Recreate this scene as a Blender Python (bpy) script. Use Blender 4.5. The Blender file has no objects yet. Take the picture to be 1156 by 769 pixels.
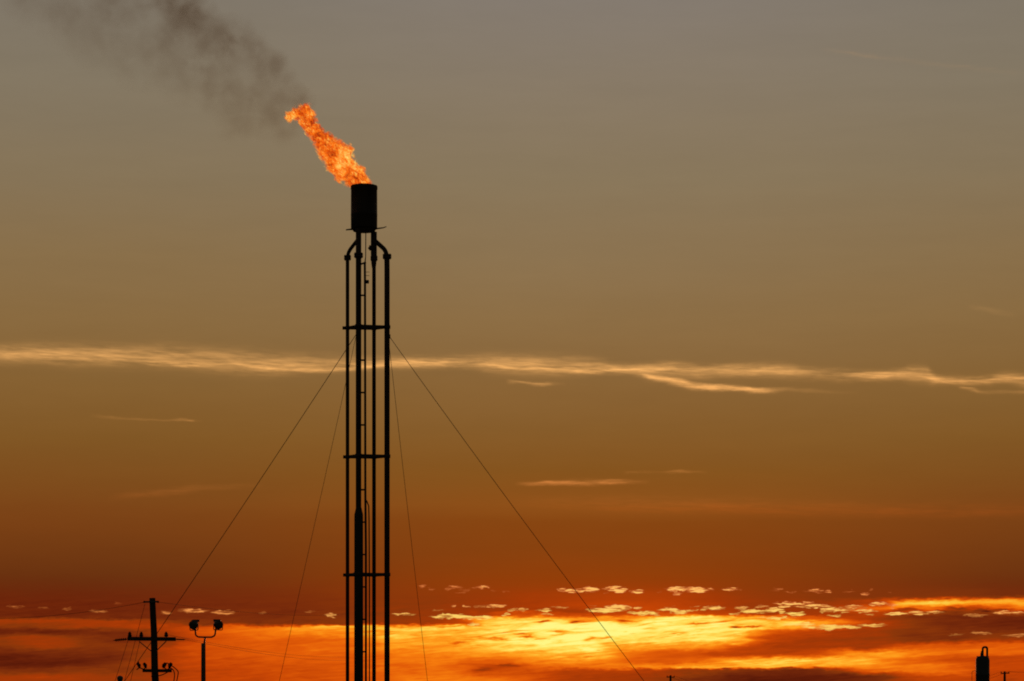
import bpy, bmesh, math, random
from mathutils import Vector, Matrix, noise as mnoise

random.seed(7)
S = bpy.context.scene
COL = S.collection
R = math.radians

# ------------------------------------------------------------------ measures
# telephoto view, 20 degrees wide, level camera with a risen lens; horizon below the frame
W0, H0, HZ = 1156.0, 769.0, 900.0
F = W0 / 2 / math.tan(R(10))
EYE = 1.7


def at(px, py, d, dy=0.0):
    """world point seen at photo position (px, py) at distance d"""
    d = d + dy
    return Vector(((px - W0 / 2) / F * d, d, EYE + (HZ - py) / F * d))


def mpp(d):
    return d / F


# ------------------------------------------------------------------ node helper
class N:
    """tiny expression builder for shader nodes"""

    def __init__(self, tree):
        self.t = tree

    def new(self, typ):
        return self.t.nodes.new(typ)

    def put(self, sock, v):
        if hasattr(v, "is_output"):
            self.t.links.new(v, sock)
        else:
            sock.default_value = v

    def m(self, op, a, b=None, c=None, clamp=False):
        n = self.new("ShaderNodeMath")
        n.operation = op
        n.use_clamp = clamp
        for s, v in zip(n.inputs, (a, b, c)):
            if v is not None:
                self.put(s, v)
        return n.outputs[0]

    def add(self, a, b): return self.m("ADD", a, b)
    def sub(self, a, b): return self.m("SUBTRACT", a, b)
    def mul(self, a, b): return self.m("MULTIPLY", a, b)
    def div(self, a, b): return self.m("DIVIDE", a, b)
    def mad(self, a, b, c): return self.m("MULTIPLY_ADD", a, b, c)
    def mx(self, a, b): return self.m("MAXIMUM", a, b)
    def mn(self, a, b): return self.m("MINIMUM", a, b)

    def v(self, op, a, b=None, c=None, out=0, scale=None):
        n = self.new("ShaderNodeVectorMath")
        n.operation = op
        for s, x in zip(n.inputs, (a, b, c)):
            if x is not None:
                self.put(s, x)
        if scale is not None:
            self.put(n.inputs["Scale"], scale)
        return n.outputs[out]

    def xyz(self, x, y, z=0.0):
        n = self.new("ShaderNodeCombineXYZ")
        for s, v in zip(n.inputs, (x, y, z)):
            self.put(s, v)
        return n.outputs[0]

    def step(self, v, a, b, lo=0.0, hi=1.0, smooth=True):
        n = self.new("ShaderNodeMapRange")
        n.interpolation_type = "SMOOTHSTEP" if smooth else "LINEAR"
        for k, x in (("Value", v), ("From Min", a), ("From Max", b), ("To Min", lo), ("To Max", hi)):
            self.put(n.inputs[k], x)
        return n.outputs[0]

    def noise(self, vec, scale=1.0, detail=2.0, rough=0.5, dist=0.0, color=False):
        n = self.new("ShaderNodeTexNoise")
        self.put(n.inputs["Vector"], vec)
        n.inputs["Scale"].default_value = scale
        n.inputs["Detail"].default_value = detail
        n.inputs["Roughness"].default_value = rough
        n.inputs["Distortion"].default_value = dist
        return n.outputs["Color" if color else "Fac"]

    def mixf(self, f, a, b):
        n = self.new("ShaderNodeMix")
        n.data_type = "FLOAT"
        self.put(n.inputs[0], f)
        self.put(n.inputs[2], a)
        self.put(n.inputs[3], b)
        return n.outputs[0]

    def mixc(self, f, a, b, blend="MIX"):
        n = self.new("ShaderNodeMix")
        n.data_type = "RGBA"
        n.blend_type = blend
        self.put(n.inputs[0], f)
        self.put(n.inputs[6], a)
        self.put(n.inputs[7], b)
        return n.outputs[2]

    def ramp(self, fac, stops, mode="LINEAR"):
        n = self.new("ShaderNodeValToRGB")
        cr = n.color_ramp
        cr.interpolation = mode
        cr.elements[0].position, cr.elements[0].color = stops[0]
        cr.elements[1].position, cr.elements[1].color = stops[-1]
        for p, c in stops[1:-1]:
            e = cr.elements.new(p)
            e.color = c
        self.put(n.inputs[0], fac)
        return n.outputs[0]

    def curve(self, x, pts):
        """x -> y through pts (any units), smooth, via a Float Curve"""
        xs = [p[0] for p in pts]
        ys = [p[1] for p in pts]
        x0, x1 = min(xs), max(xs)
        y0, y1 = min(ys), max(ys)
        if y1 - y0 < 1e-6:
            y1 = y0 + 1e-3
        n = self.new("ShaderNodeFloatCurve")
        c = n.mapping.curves[0]
        while len(c.points) < len(pts):
            c.points.new(0.5, 0.5)
        for p, (a, b) in zip(c.points, pts):
            p.location = ((a - x0) / (x1 - x0), (b - y0) / (y1 - y0))
            p.handle_type = "AUTO_CLAMPED"
        n.mapping.update()
        u = self.m("MULTIPLY_ADD", x, 1 / (x1 - x0), -x0 / (x1 - x0), clamp=True)
        self.put(n.inputs["Value"], u)
        n.inputs["Factor"].default_value = 1.0
        return self.mad(n.outputs[0], y1 - y0, y0)


def lin(c, a=1.0):
    def f(u):
        u /= 255.0
        return u / 12.92 if u <= 0.04045 else ((u + 0.055) / 1.055) ** 2.4
    return (f(c[0]), f(c[1]), f(c[2]), a)


# ------------------------------------------------------------------ sky
K = F * math.pi / 180.0            # "arc units" per degree


def sky_pt(px, py):
    """photo position -> (azimuth, elevation) of the sky in arc units (offset so that they read like the photo)"""
    tx, tz = (px - W0 / 2) / F, (HZ - py) / F
    az = math.degrees(math.atan(tx))
    el = math.degrees(math.atan(tz * math.cos(math.atan(tx))))
    return W0 / 2 + az * K, HZ - el * K


def build_world():
    w = bpy.data.worlds.new("World")
    S.world = w
    w.use_nodes = True
    t = w.node_tree
    t.nodes.clear()
    g = N(t)
    out = g.new("ShaderNodeOutputWorld")
    bg = g.new("ShaderNodeBackground")
    t.links.new(bg.outputs[0], out.inputs[0])
    tc = g.new("ShaderNodeTexCoord")
    sp = g.new("ShaderNodeSeparateXYZ")
    t.links.new(tc.outputs["Generated"], sp.inputs[0])
    x, y, z = sp.outputs
    P = g.mad(g.m("ARCTAN2", x, y), 180 / math.pi * K, W0 / 2)
    Q = g.mad(g.m("ARCSINE", z), -180 / math.pi * K, HZ)

    def nz(sx, sy, seed, detail=2.0, rough=0.5, p=None, q=None, dist=0.0):
        return g.noise(g.xyz(g.mul(p or P, 1 / sx), g.mul(q or Q, 1 / sy), seed), 1.0, detail, rough, dist)

    # --- clear air: two elevation ramps (towards the glow / away from it)
    def el_ramp(rows):
        q0, q1 = rows[0][0], rows[-1][0]
        return g.ramp(g.m("MULTIPLY_ADD", Qs, 1 / (q1 - q0), -q0 / (q1 - q0), clamp=True),
                      [((q - q0) / (q1 - q0), lin(c)) for q, c in rows])
    haze = g.sub(nz(420, 60, 3.1, 2.0), 0.5)
    Qs = g.mad(haze, 16.0, Q)
    mid = el_ramp([(-60, (128, 122, 116)), (20, (133, 123, 112)), (110, (136, 122, 103)), (210, (137, 119, 91)), (300, (140, 115, 80)),
                   (365, (141, 110, 69)), (440, (138, 100, 54)), (490, (135, 92, 42)), (535, (134, 84, 30)),
                   (572, (142, 80, 25)), (590, (136, 70, 18)), (620, (137, 66, 15)), (655, (146, 62, 9)), (690, (160, 64, 8)), (780, (150, 55, 8))])
    far = el_ramp([(-60, (119, 114, 106)), (20, (127, 118, 104)), (110, (131, 119, 99)), (210, (134, 116, 88)), (300, (137, 111, 74)),
                   (365, (138, 107, 65)), (440, (134, 97, 50)), (500, (129, 87, 37)), (545, (126, 77, 29)),
                   (575, (124, 69, 24)), (600, (121, 64, 21)), (650, (107, 51, 16)), (690, (104, 45, 14)), (780, (95, 35, 10))])
    side = g.step(g.m("ABSOLUTE", g.sub(P, 670.0)), 40.0, 560.0)
    air = g.mixc(side, mid, far)

    # --- soft streaks high up: centre, half width and strength over azimuth
    f1 = nz(70, 7, 11.0, 3.0, 0.6)
    f2 = nz(150, 22, 17.0, 2.0)
    f3 = nz(34, 3.4, 23.0, 3.0, 0.65, q=g.mad(P, -0.05, Q), dist=0.3)
    f4 = nz(20, 4.0, 29.0, 3.0, 0.6)
    Qf = g.add(g.mad(g.sub(f2, 0.5), 3.5, Q), g.add(g.mul(g.sub(f1, 0.5), 4.0), g.mul(g.sub(f4, 0.5), 4.5)))
    strand_val = None

    def strand(rows, soft=1.0):
        """rows: px, centre py, half width above, half width below, strength"""
        nonlocal strand_val
        cs, ua, ub, st = [], [], [], []
        for px, py, a, b, i in rows:
            p, q = sky_pt(px, py)
            cs.append((p, q)); ua.append((p, a)); ub.append((p, b)); st.append((p, i))
        d = g.sub(Qf, g.curve(P, cs))
        up = g.div(g.mn(d, 0.0), g.curve(P, ua))
        dn = g.div(g.mx(d, 0.0), g.curve(P, ub))
        s = g.add(up, dn)
        e = g.m("EXPONENT", g.mul(g.mul(s, s), -soft))
        val = g.mul(e, g.curve(P, st))
        strand_val = val if strand_val is None else g.mx(strand_val, val)

    strand([(-60, 399, 8, 8, .35), (0, 400, 8, 8, .45), (40, 400, 9, 8, .50), (80, 401, 9, 9, .52), (140, 402, 9, 9, .50), (200, 405, 11, 9, .42),
            (250, 408, 11, 10, .46), (310, 412, 10, 9, .50), (360, 413, 9, 6, .45), (400, 412, 7, 5, .55), (440, 411, 6, 4, .62),
            (490, 411, 6, 4, .62), (540, 410, 7, 6, .55), (575, 411, 8, 9, .52), (620, 414, 9, 8, .55), (660, 416, 9, 6, .58), (690, 418, 6, 4, .60),
            (725, 418, 5, 6, .62), (760, 416, 6, 9, .55), (800, 418, 6, 8, .48), (850, 418, 6, 6, .62), (885, 419, 6, 6, .55), (915, 421, 5, 6, .36),
            (950, 423, 5, 6, .30), (975, 424, 4, 4, .55), (1000, 424, 4, 4, .70), (1025, 423, 6, 6, .55), (1042, 423, 7, 7, .55), (1056, 428, 4, 5, .66),
            (1085, 430, 4, 4, .62), (1110, 430, 4, 4, .60), (1130, 428, 5, 4, .55), (1160, 431, 6, 6, .35), (1220, 433, 6, 6, .3)])
    strand([(-60, 403, 2, 2, .3), (60, 404, 4, 3, .45), (100, 403, 4, 4, .62), (140, 406, 5, 3.5, .5), (180, 410, 5, 3, .60), (215, 412, 5, 3, .66), (250, 412, 5, 3, .66), (290, 414, 5, 3, .74),
            (330, 417, 5, 3, .7), (375, 416, 4, 3, .75), (410, 414, 2.5, 2.5, .75), (450, 411, 2.5, 2.5, .82), (500, 410, 2.5, 2.5, .85), (545, 411, 2.5, 2.5, .8), (580, 416, 3.5, 3, .72),
            (630, 417, 3.5, 3, .85), (665, 419, 3, 2.5, .9), (700, 418, 2.5, 2.5, .9), (730, 418, 3.5, 4, .8), (760, 419, 3, 3, .5), (800, 421, 3, 3, .35), (850, 418, 3, 3, .72), (880, 419, 3, 3, .5),
            (930, 422, 3, 3, .2), (990, 424, 2.5, 2.5, .8), (1030, 424, 3, 3, .55), (1060, 429, 2.5, 2.5, .82), (1100, 430, 2.5, 2.5, .75), (1128, 428, 2.5, 2.5, .7), (1200, 431, 3, 3, .3)])
    strand([(690, 420, 3, 3, 0), (722, 423, 3, 3, .35), (740, 427, 3, 3, .9), (765, 431, 3, 3.5, .92), (795, 437, 3, 3, .92), (830, 438, 2.5, 2.5, .85), (858, 441, 2.5, 2.2, .82), (872, 441, 2.2, 2.2, .4),
            (890, 440, 2, 2, .12), (930, 442, 2, 2, .08), (970, 443, 2, 2, 0)])
    strand([(1080, 437, 2, 2, 0), (1099, 440, 1.8, 1.8, .32), (1106, 442, 1.8, 1.8, .22), (1135, 443, 1.8, 1.8, .10), (1170, 443, 1.8, 1.8, .2)])
    strand([(570, 431, 2, 2, 0), (592, 432.5, 1.4, 1.4, .32), (612, 434, 1.4, 1.4, .34), (626, 434, 1.4, 1.4, .08), (640, 434, 2, 2, 0)])
    strand([(100, 470, 2, 2, 0), (150, 473, 1.3, 1.3, .12), (185, 474, 1.3, 1.3, .12), (212, 474.5, 1.3, 1.3, .28), (221, 475, 1.4, 1.4, .05), (230, 475, 2, 2, 0)])
    strand([(120, 562, 4, 4, 0), (160, 559, 4, 3, .09), (195, 556, 5, 3, .11), (230, 551, 4, 3, .08), (270, 549, 3, 3, .05), (300, 549, 3, 3, 0)])
    strand([(580, 546, 2, 2, 0), (600, 546, 2, 2, .3), (630, 545, 2.6, 2.4, .55), (660, 545, 2.6, 2.4, .6), (700, 544, 2, 2, .42), (722, 544, 2, 2, .1), (735, 544, 2, 2, 0)])
    strand([(700, 534, 2, 2, 0), (722, 533, 1.4, 1.4, .09), (745, 533, 1.3, 1.3, .05), (765, 532.5, 1.4, 1.4, .2), (782, 533, 1.3, 1.3, .1), (800, 533, 2, 2, 0)])
    strand([(560, 566, 8, 8, 0), (660, 570, 8, 8, .10), (730, 572, 9, 7, .17), (830, 574, 8, 6, .18), (920, 575, 7, 7, .14), (1020, 578, 8, 6, .12), (1156, 578, 8, 6, .10), (1240, 578, 8, 8, .06)])
    strand([(925, 55, 4, 4, 0), (958, 60, 2, 2, .05), (970, 62, 2, 2, .07), (1010, 67, 2.5, 2.5, .025), (1085, 76, 2.5, 2.5, .03), (1130, 81, 2.5, 2.5, .025), (1160, 84, 3, 3, 0)])
    strand([(1090, 345, 3, 3, 0), (1112, 349, 3, 3, .06), (1128, 353, 3, 3, .05), (1150, 356, 3, 3, 0)])
    fib = g.mad(g.step(f3, .30, .70), 0.62, g.mad(g.step(f1, .28, .72), 0.72, 0.20))
    sv = g.m("MULTIPLY", strand_val, fib, clamp=True)
    streak_col = g.ramp(g.m("MULTIPLY_ADD", Q, 1 / 300.0, -330 / 300.0, clamp=True),
                        [(0, lin((228, 170, 105))), (.3, lin((250, 182, 104))), (.7, lin((238, 150, 75))), (.82, lin((205, 98, 30))), (1, lin((200, 95, 30)))])
    # uneven thin haze in the clear part
    veil = g.add(g.mul(g.sub(nz(260, 34, 101.0, 4.0, 0.6), 0.5), 0.10), g.mul(g.sub(nz(60, 14, 103.0, 3.0, 0.6), 0.5), 0.045))
    air = g.v("SCALE", air, scale=g.add(veil, 1.0))
    col = g.mixc(sv, air, streak_col)

    # --- the low cloud deck: how strongly it glows, row by row over azimuth
    cols = list(range(0, 1151, 50))
    rows = [
        (656, .11, .11, .11, .12, .13, .14, .15, .17, .20, .24, .26, .28, .30, .32, .33, .33, .30, .25, .22, .20, .17, .15, .13, .12),
        (675, 0.12, 0.12, 0.12, 0.13, 0.14, 0.15, 0.16, 0.18, 0.22, 0.25, 0.27, 0.30, 0.35, 0.38, 0.41, 0.40, 0.36, 0.29, 0.26, 0.23, 0.22, 0.22, 0.20, 0.16),
        (683, 0.12, 0.12, 0.12, 0.13, 0.14, 0.15, 0.17, 0.19, 0.23, 0.26, 0.28, 0.31, 0.36, 0.40, 0.44, 0.42, 0.37, 0.31, 0.30, 0.32, 0.62, 0.86, 0.76, 0.76),
        (689, 0.12, 0.12, 0.12, 0.13, 0.15, 0.16, 0.17, 0.19, 0.23, 0.26, 0.28, 0.31, 0.35, 0.34, 0.42, 0.44, 0.37, 0.33, 0.32, 0.40, 0.60, 0.60, 0.48, 0.60),
        (694, .12, .12, .12, .13, .15, .16, .17, .19, .23, .26, .30, .40, .50, .44, .48, .52, .42, .38, .33, .35, .40, .28, .24, .34),
        (699, .13, .13, .13, .13, .16, .17, .18, .20, .24, .27, .34, .72, .88, .68, .88, .92, .90, .80, .55, .42, .30, .17, .12, .12),
        (704, .36, .35, .34, .33, .27, .18, .19, .21, .25, .28, .34, .76, .90, .95, .96, .93, .92, .86, .80, .62, .36, .20, .13, .11),
        (709, 0.27, 0.29, 0.34, 0.36, 0.40, 0.52, 0.62, 0.72, 0.78, 0.84, 0.88, 0.90, 0.93, 1.00, 0.98, 0.93, 0.93, 0.83, 0.66, 0.50, 0.32, 0.20, 0.14, 0.12),
        (715, 0.12, 0.11, 0.13, 0.20, 0.38, 0.54, 0.60, 0.65, 0.70, 0.80, 0.82, 0.86, 0.92, 0.99, 0.97, 0.90, 0.92, 0.72, 0.46, 0.36, 0.30, 0.21, 0.18, 0.19),
        (723, 0.24, 0.31, 0.22, 0.16, 0.38, 0.50, 0.53, 0.55, 0.57, 0.70, 0.74, 0.86, 0.97, 1.00, 0.88, 0.88, 0.90, 0.56, 0.36, 0.32, 0.26, 0.19, 0.22, 0.26),
        (731, 0.27, 0.33, 0.22, 0.20, 0.42, 0.50, 0.53, 0.56, 0.57, 0.68, 0.70, 0.80, 0.93, 0.95, 0.76, 0.70, 0.66, 0.42, 0.34, 0.33, 0.40, 0.50, 0.52, 0.55),
        (739, 0.14, 0.16, 0.16, 0.24, 0.42, 0.49, 0.52, 0.54, 0.55, 0.63, 0.66, 0.68, 0.74, 0.78, 0.64, 0.52, 0.48, 0.40, 0.42, 0.58, 0.70, 0.62, 0.56, 0.56),
        (747, 0.06, 0.07, 0.10, 0.25, 0.40, 0.47, 0.50, 0.53, 0.54, 0.60, 0.62, 0.56, 0.62, 0.66, 0.60, 0.52, 0.60, 0.82, 0.84, 0.78, 0.64, 0.50, 0.46, 0.42),
        (753, 0.07, 0.09, 0.14, 0.25, 0.38, 0.46, 0.48, 0.50, 0.52, 0.58, 0.58, 0.48, 0.56, 0.58, 0.64, 0.66, 0.76, 0.74, 0.74, 0.72, 0.62, 0.60, 0.50, 0.45),
        (758, 0.16, 0.18, 0.24, 0.25, 0.36, 0.43, 0.46, 0.48, 0.50, 0.58, 0.58, 0.46, 0.46, 0.38, 0.38, 0.34, 0.25, 0.16, 0.14, 0.34, 0.58, 0.60, 0.48, 0.42),
        (766, .34, .34, .32, .30, .38, .42, .45, .48, .52, .60, .62, .60, .50, .38, .34, .28, .13, .07, .07, .10, .18, .42, .42, .40),
        (790, .20, .20, .22, .24, .30, .34, .36, .40, .42, .46, .48, .46, .40, .30, .26, .20, .10, .05, .05, .08, .14, .30, .30, .30),
    ]
    n1 = nz(120, 26, 41.0, 3.0, 0.55)
    n2 = nz(46, 9, 47.0, 3.0, 0.6)
    n3 = nz(15, 4.0, 53.0, 2.0, 0.6)
    n5 = nz(60, 11, 61.0, 2.0)
    Pw = g.add(g.mad(g.sub(n5, 0.5), 60.0, P), g.mul(g.sub(n2, 0.5), 16.0))
    Qw = g.add(g.mad(g.sub(n2, 0.5), 7.0, Q), g.add(g.mul(g.sub(n1, 0.5), 6.0), g.add(g.mul(g.sub(n3, 0.5), 5.0), g.mul(g.sub(nz(8, 3.0, 57.0, 2.0), 0.5), 2.6))))
    heat = None
    prev = None
    for r in rows:
        q, vals = r[0], r[1:]
        pts = [(sky_pt(c, q)[0], v) for c, v in zip(cols, vals)]
        pts = [(-400, vals[0] * .8)] + pts + [(1200, vals[-1]), (1600, vals[-1] * .7)]
        cv = g.curve(Pw, pts)
        heat = cv if heat is None else g.mixf(g.step(Qw, prev, q), heat, cv)
        prev = q
    # fibres and small dark gaps in the glow
    Qt = g.mad(P, 0.07, Q)
    s1 = nz(95, 4.6, 71.0, 4.0, 0.62, q=Qt, dist=0.4)
    s2 = nz(34, 6.5, 77.0, 3.0, 0.6, dist=0.6)
    s3 = nz(20, 2.2, 81.0, 2.0, 0.6, q=g.mad(P, 0.12, Q))
    amp = g.mul(g.step(Q, 655.0, 712.0), g.mad(g.step(heat, .56, .90), .30, .13))
    heat = g.add(heat, g.mul(amp, g.add(g.mul(g.sub(s1, 0.5), 1.25), g.add(g.mul(g.sub(s2, 0.5), 0.95), g.mul(g.sub(s3, 0.5), 0.5)))))
    # torn brown-orange streaks lying across the glow
    tear = g.step(nz(44, 3.6, 93.0, 3.0, 0.6, q=g.mad(P, 0.09, Q), dist=0.8), .54, .70)
    tear = g.mul(tear, g.mul(g.step(nz(150, 18, 97.0, 1.0), .38, .60), g.step(Q, 692.0, 702.0)))
    heat = g.sub(heat, g.mul(tear, g.mul(g.step(heat, .60, .95), .30)))
    for px, py, a, b, s in [(612, 701.5, 7, 1.5, .34), (649, 702, 8, 1.7, .36), (829, 707, 5, 1.5, .42), (844, 707.5, 10, 1.2, .3), (706, 700.5, 15, 3, .28), (664, 720, 7, 2.2, .2), (680, 719, 6, 2, .18),
                            (630, 713, 14, 1.4, .22), (606, 719, 14, 1.3, .24), (785, 703.5, 9, 1.2, .22), (590, 716, 12, 1.3, .2), (555, 721, 16, 1.5, .2), (520, 726, 12, 1.6, .2), (568, 752, 16, 1.8, .15), (540, 756, 18, 2, .11),
                            (1022, 687.5, 12, 1.5, .2), (1078, 687, 15, 1.5, .22), (1112, 689, 9, 1.4, .2), (1132, 687, 12, 1.3, .2), (1050, 690.5, 10, 1.2, .15)]:
        p, q = sky_pt(px, py)
        dv = g.v("MULTIPLY_ADD", g.xyz(Pw, Qw), (1 / a, 1 / b, 0), (-p / a, -q / b, 0))
        d = g.v("DOT_PRODUCT", dv, dv, out=1)
        heat = g.sub(heat, g.mul(g.m("EXPONENT", g.mul(d, -1.0)), s * 1.45))
    deck = g.ramp(g.m("ADD", heat, 0.0, clamp=True), [
        (0.0, lin((72, 18, 6))), (.08, lin((98, 30, 9))), (.16, lin((118, 42, 11))), (.25, lin((138, 54, 10))), (.35, lin((165, 56, 6))), (.45, lin((196, 68, 5))),
        (.55, lin((226, 92, 8))), (.64, lin((247, 124, 14))), (.72, lin((255, 156, 28))), (.80, lin((255, 188, 52))), (.90, lin((255, 224, 92))), (1.0, lin((255, 246, 132)))])
    col = g.mixc(g.step(Qw, 646.0, 688.0), col, deck)

    # --- small lit cloudlets floating over the deck
    lets = [
        (479, 662, 4, 1.6, .55), (486, 665, 4, 1.8, .40), (514, 663, 9, 1.8, .52), (507, 665, 5, 1.4, .4), (545, 662, 8, 1.9, .78), (538, 664, 6, 1.4, .5), (634, 665.5, 6, 1.8, .72), (648, 667, 14, 2.5, .98), (667, 665.5, 9, 3.4, 1.0),
        (694, 664.5, 13, 2.8, 1.0), (700, 667, 6, 2.6, .95), (720, 668, 9, 2.4, .96), (767, 665, 15, 2.4, 1.0), (764, 670.5, 7, 1.8, .75), (788, 666, 15, 3.3, 1.0), (826, 665.5, 10, 1.9, .82), (877, 664.5, 4, 1.5, .45),
        (921, 666.5, 8, 1.9, .68), (934, 667.5, 4, 1.9, .62), (977, 671, 5, 1.5, .60),
        (543, 683.8, 7, 1.3, .4), (563, 684.2, 11, 2.0, .82), (579, 689, 5, 1.4, .5), (591, 688.5, 6, 1.9, .62), (614, 688.5, 8, 2.1, .82), (633, 685.5, 8, 1.6, .55), (686, 688.6, 22, 2.6, 1.0), (695, 685.6, 13, 3.4, 1.0),
        (705, 685.5, 8, 2.2, .85), (721, 686.5, 5, 1.8, .72), (726, 692.3, 16, 2.2, .95), (757, 689, 10, 2.5, .88), (768, 691, 8, 2.3, .74), (806, 686.5, 11, 2.3, .95), (837, 686.5, 8, 1.9, .72), (861, 684, 6, 1.6, .66),
        (851, 690.5, 13, 2.7, .95), (873, 689, 9, 2.5, .95), (897, 681, 20, 1.9, .98), (886, 685.3, 8, 1.8, .86), (919, 684.5, 19, 2.2, 1.0), (900, 692.5, 10, 2.8, .97), (884, 691.5, 4, 1.8, .74), (944, 688, 15, 2.3, .98),
        (965, 685, 11, 2.3, .78), (975, 690, 14, 1.7, .74), (993, 682, 10, 1.9, .9), (1007, 683, 7, 1.8, .84), (1013, 693, 14, 1.9, .94), (1036, 692, 8, 2.1, .86), (1055, 691, 10, 2.0, .86), 
        (1140, 691.5, 16, 1.8, .82), (1100, 695, 14, 1.6, .45), (1108, 714.5, 12, 1.6, .44), (1080, 716, 9, 1.2, .3), (1145, 717, 14, 1.6, .45), (830, 693, 5, 1.5, .66), (875, 697.5, 20, 1.0, .75),
        (455, 693.2, 13, 1.5, .97), (510, 696.2, 22, 2.5, 1.0), (502, 694.6, 9, 2.0, .98), (538, 697.4, 18, 2.0, 1.0), (534, 704.3, 6, 1.8, .76), (374, 694.6, 5, 2.1, .86), (350, 691, 7, 1.0, .36), (495, 688.5, 7, 1.0, .3),
        (18, 685, 9, 1.9, .46), (48, 686, 5, 1.3, .24), (76, 688, 5, 1.9, .38), (110, 689.5, 10, 1.9, .46), (133, 681.5, 5, 1.4, .24), (188, 692, 7, 1.7, .45), (217, 689.3, 14, 2.6, .62), (252, 691.5, 12, 3.0, .58), (297, 691.5, 4, 1.3, .32),
        (985, 706, 14, 1.8, .66), (930, 708, 22, 2.4, .84), (902, 705, 20, 2.2, .86), (955, 708, 14, 1.8, .8), (938, 711, 6, 1.6, .74),
    ]
    fa = nz(15, 1.9, 83.0, 3.0, 0.6)
    fb = nz(24, 5.0, 87.0, 2.0, 0.55)
    Pc = g.add(g.mad(g.sub(n3, 0.5), 16.0, P), g.mul(g.sub(nz(6, 2.4, 85.0, 2.0), 0.5), 9.0))
    Qc = g.add(g.mad(g.sub(fb, 0.5), -6.0, Q), g.mul(g.sub(nz(7, 2.6, 89.0, 2.0), 0.5), 4.4))
    pq = g.xyz(Pc, Qc)
    rnd = random.Random(21)
    for k in range(46):                     # torn-off scraps along the same rows
        px = rnd.uniform(485, 1010)
        yy = rnd.choice((665.5, 668, 684, 688, 691, 693.5)) + rnd.uniform(-1.6, 1.6)
        lets.append((px, yy, rnd.uniform(2.2, 7.5), rnd.uniform(.8, 1.35), rnd.uniform(.35, .8) * (.6 if yy < 672 else 1)))
    lv = None
    for px, py, a, b, s in lets:
        p, q = sky_pt(px, py)
        a *= 1.24
        b *= 1.12
        dv = g.v("MULTIPLY_ADD", pq, (1 / a, 1 / b, 0), (-p / a, -q / b, 0))
        d = g.v("DOT_PRODUCT", dv, dv, out=1)
        val = g.mn(g.mad(d, -1.6 * s, 1.6 * s), s)
        lv = g.mx(lv, val) if lv is not None else g.mx(val, 0.0)
    lv = g.m("MULTIPLY", lv, g.mad(g.step(fa, .30, .66), 1.2, .10), clamp=True)
    lcol = g.ramp(lv, [(0, lin((165, 74, 24))), (.4, lin((190, 96, 44))), (.6, lin((222, 124, 62))), (.8, lin((248, 160, 80))), (1, lin((255, 194, 102)))])
    # near the glow the cloudlets turn from peach to yellow
    lcol = g.mixc(g.mul(g.step(g.m("ABSOLUTE", g.sub(P, 720.0)), 60.0, 420.0, 0.78, 0.10), g.step(Q, 680.0, 700.0)), lcol, lin((255, 226, 104)))
    col = g.mixc(g.step(lv, 0.04, 0.66, smooth=False), col, lcol, "LIGHTEN")

    # --- physical sky overhead and behind the viewer
    sky = g.new("ShaderNodeTexSky")
    sky.sky_type = "NISHITA"
    sky.sun_disc = False
    sky.sun_elevation = R(SUN_EL)
    sky.sun_rotation = R(SUN_AZ)
    sky.air_density = 1.6
    sky.dust_density = 3.0
    dome = g.v("SCALE", sky.outputs[0], scale=0.05)
    front = g.mul(g.step(y, 0.25, 0.85), g.step(z, 0.62, 0.34))
    t.links.new(g.mixc(front, dome, col), bg.inputs["Color"])
    bg.inputs["Strength"].default_value = 1.0


SUN_AZ, SUN_EL = 1.6, 3.2
build_world()

sun = bpy.data.lights.new("sun", "SUN")
sun.energy = 0.5
sun.angle = R(0.53)
sun.color = (1.0, 0.55, 0.25)
so = bpy.data.objects.new("sun", sun)
COL.objects.link(so)
d = Vector((math.sin(R(SUN_AZ)) * math.cos(R(SUN_EL)), math.cos(R(SUN_AZ)) * math.cos(R(SUN_EL)), math.sin(R(SUN_EL))))
so.rotation_euler = d.to_track_quat("Z", "Y").to_euler()
so.location = d * 300


# ------------------------------------------------------------------ materials
def mat_surface(name, base, rough=0.6, metal=0.0, var=0.35, scale=1.5, stretch=(1, 1, .25), tint=None):
    m = bpy.data.materials.new(name)
    m.use_nodes = True
    t = m.node_tree
    g = N(t)
    b = t.nodes["Principled BSDF"]
    tc = g.new("ShaderNodeTexCoord")
    v = g.v("MULTIPLY", tc.outputs["Object"], stretch)
    n = g.noise(v, scale, 5.0, 0.6)
    n2 = g.noise(tc.outputs["Object"], scale * 7, 3.0, 0.6)
    f = g.m("ADD", g.mul(n, 0.7), g.mul(n2, 0.3))
    lo = tuple(c * (1 - var) for c in base) + (1,)
    hi = tuple((tint or base)[i] * (1 + var) for i in range(3)) + (1,)
    t.links.new(g.ramp(f, [(.3, lo), (.7, hi)]), b.inputs["Base Color"])
    t.links.new(g.step(n2, .3, .7, max(0.05, rough - .12), min(1, rough + .12), False), b.inputs["Roughness"])
    b.inputs["Metallic"].default_value = metal
    b.inputs["Specular IOR Level"].default_value = 0.12 if rough > 0.8 else 0.3
    bp = g.new("ShaderNodeBump")
    bp.inputs["Strength"].default_value = 0.25
    bp.inputs["Distance"].default_value = 0.01
    t.links.new(n2, bp.inputs["Height"])
    t.links.new(bp.outputs[0], b.inputs["Normal"])
    return m


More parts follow.
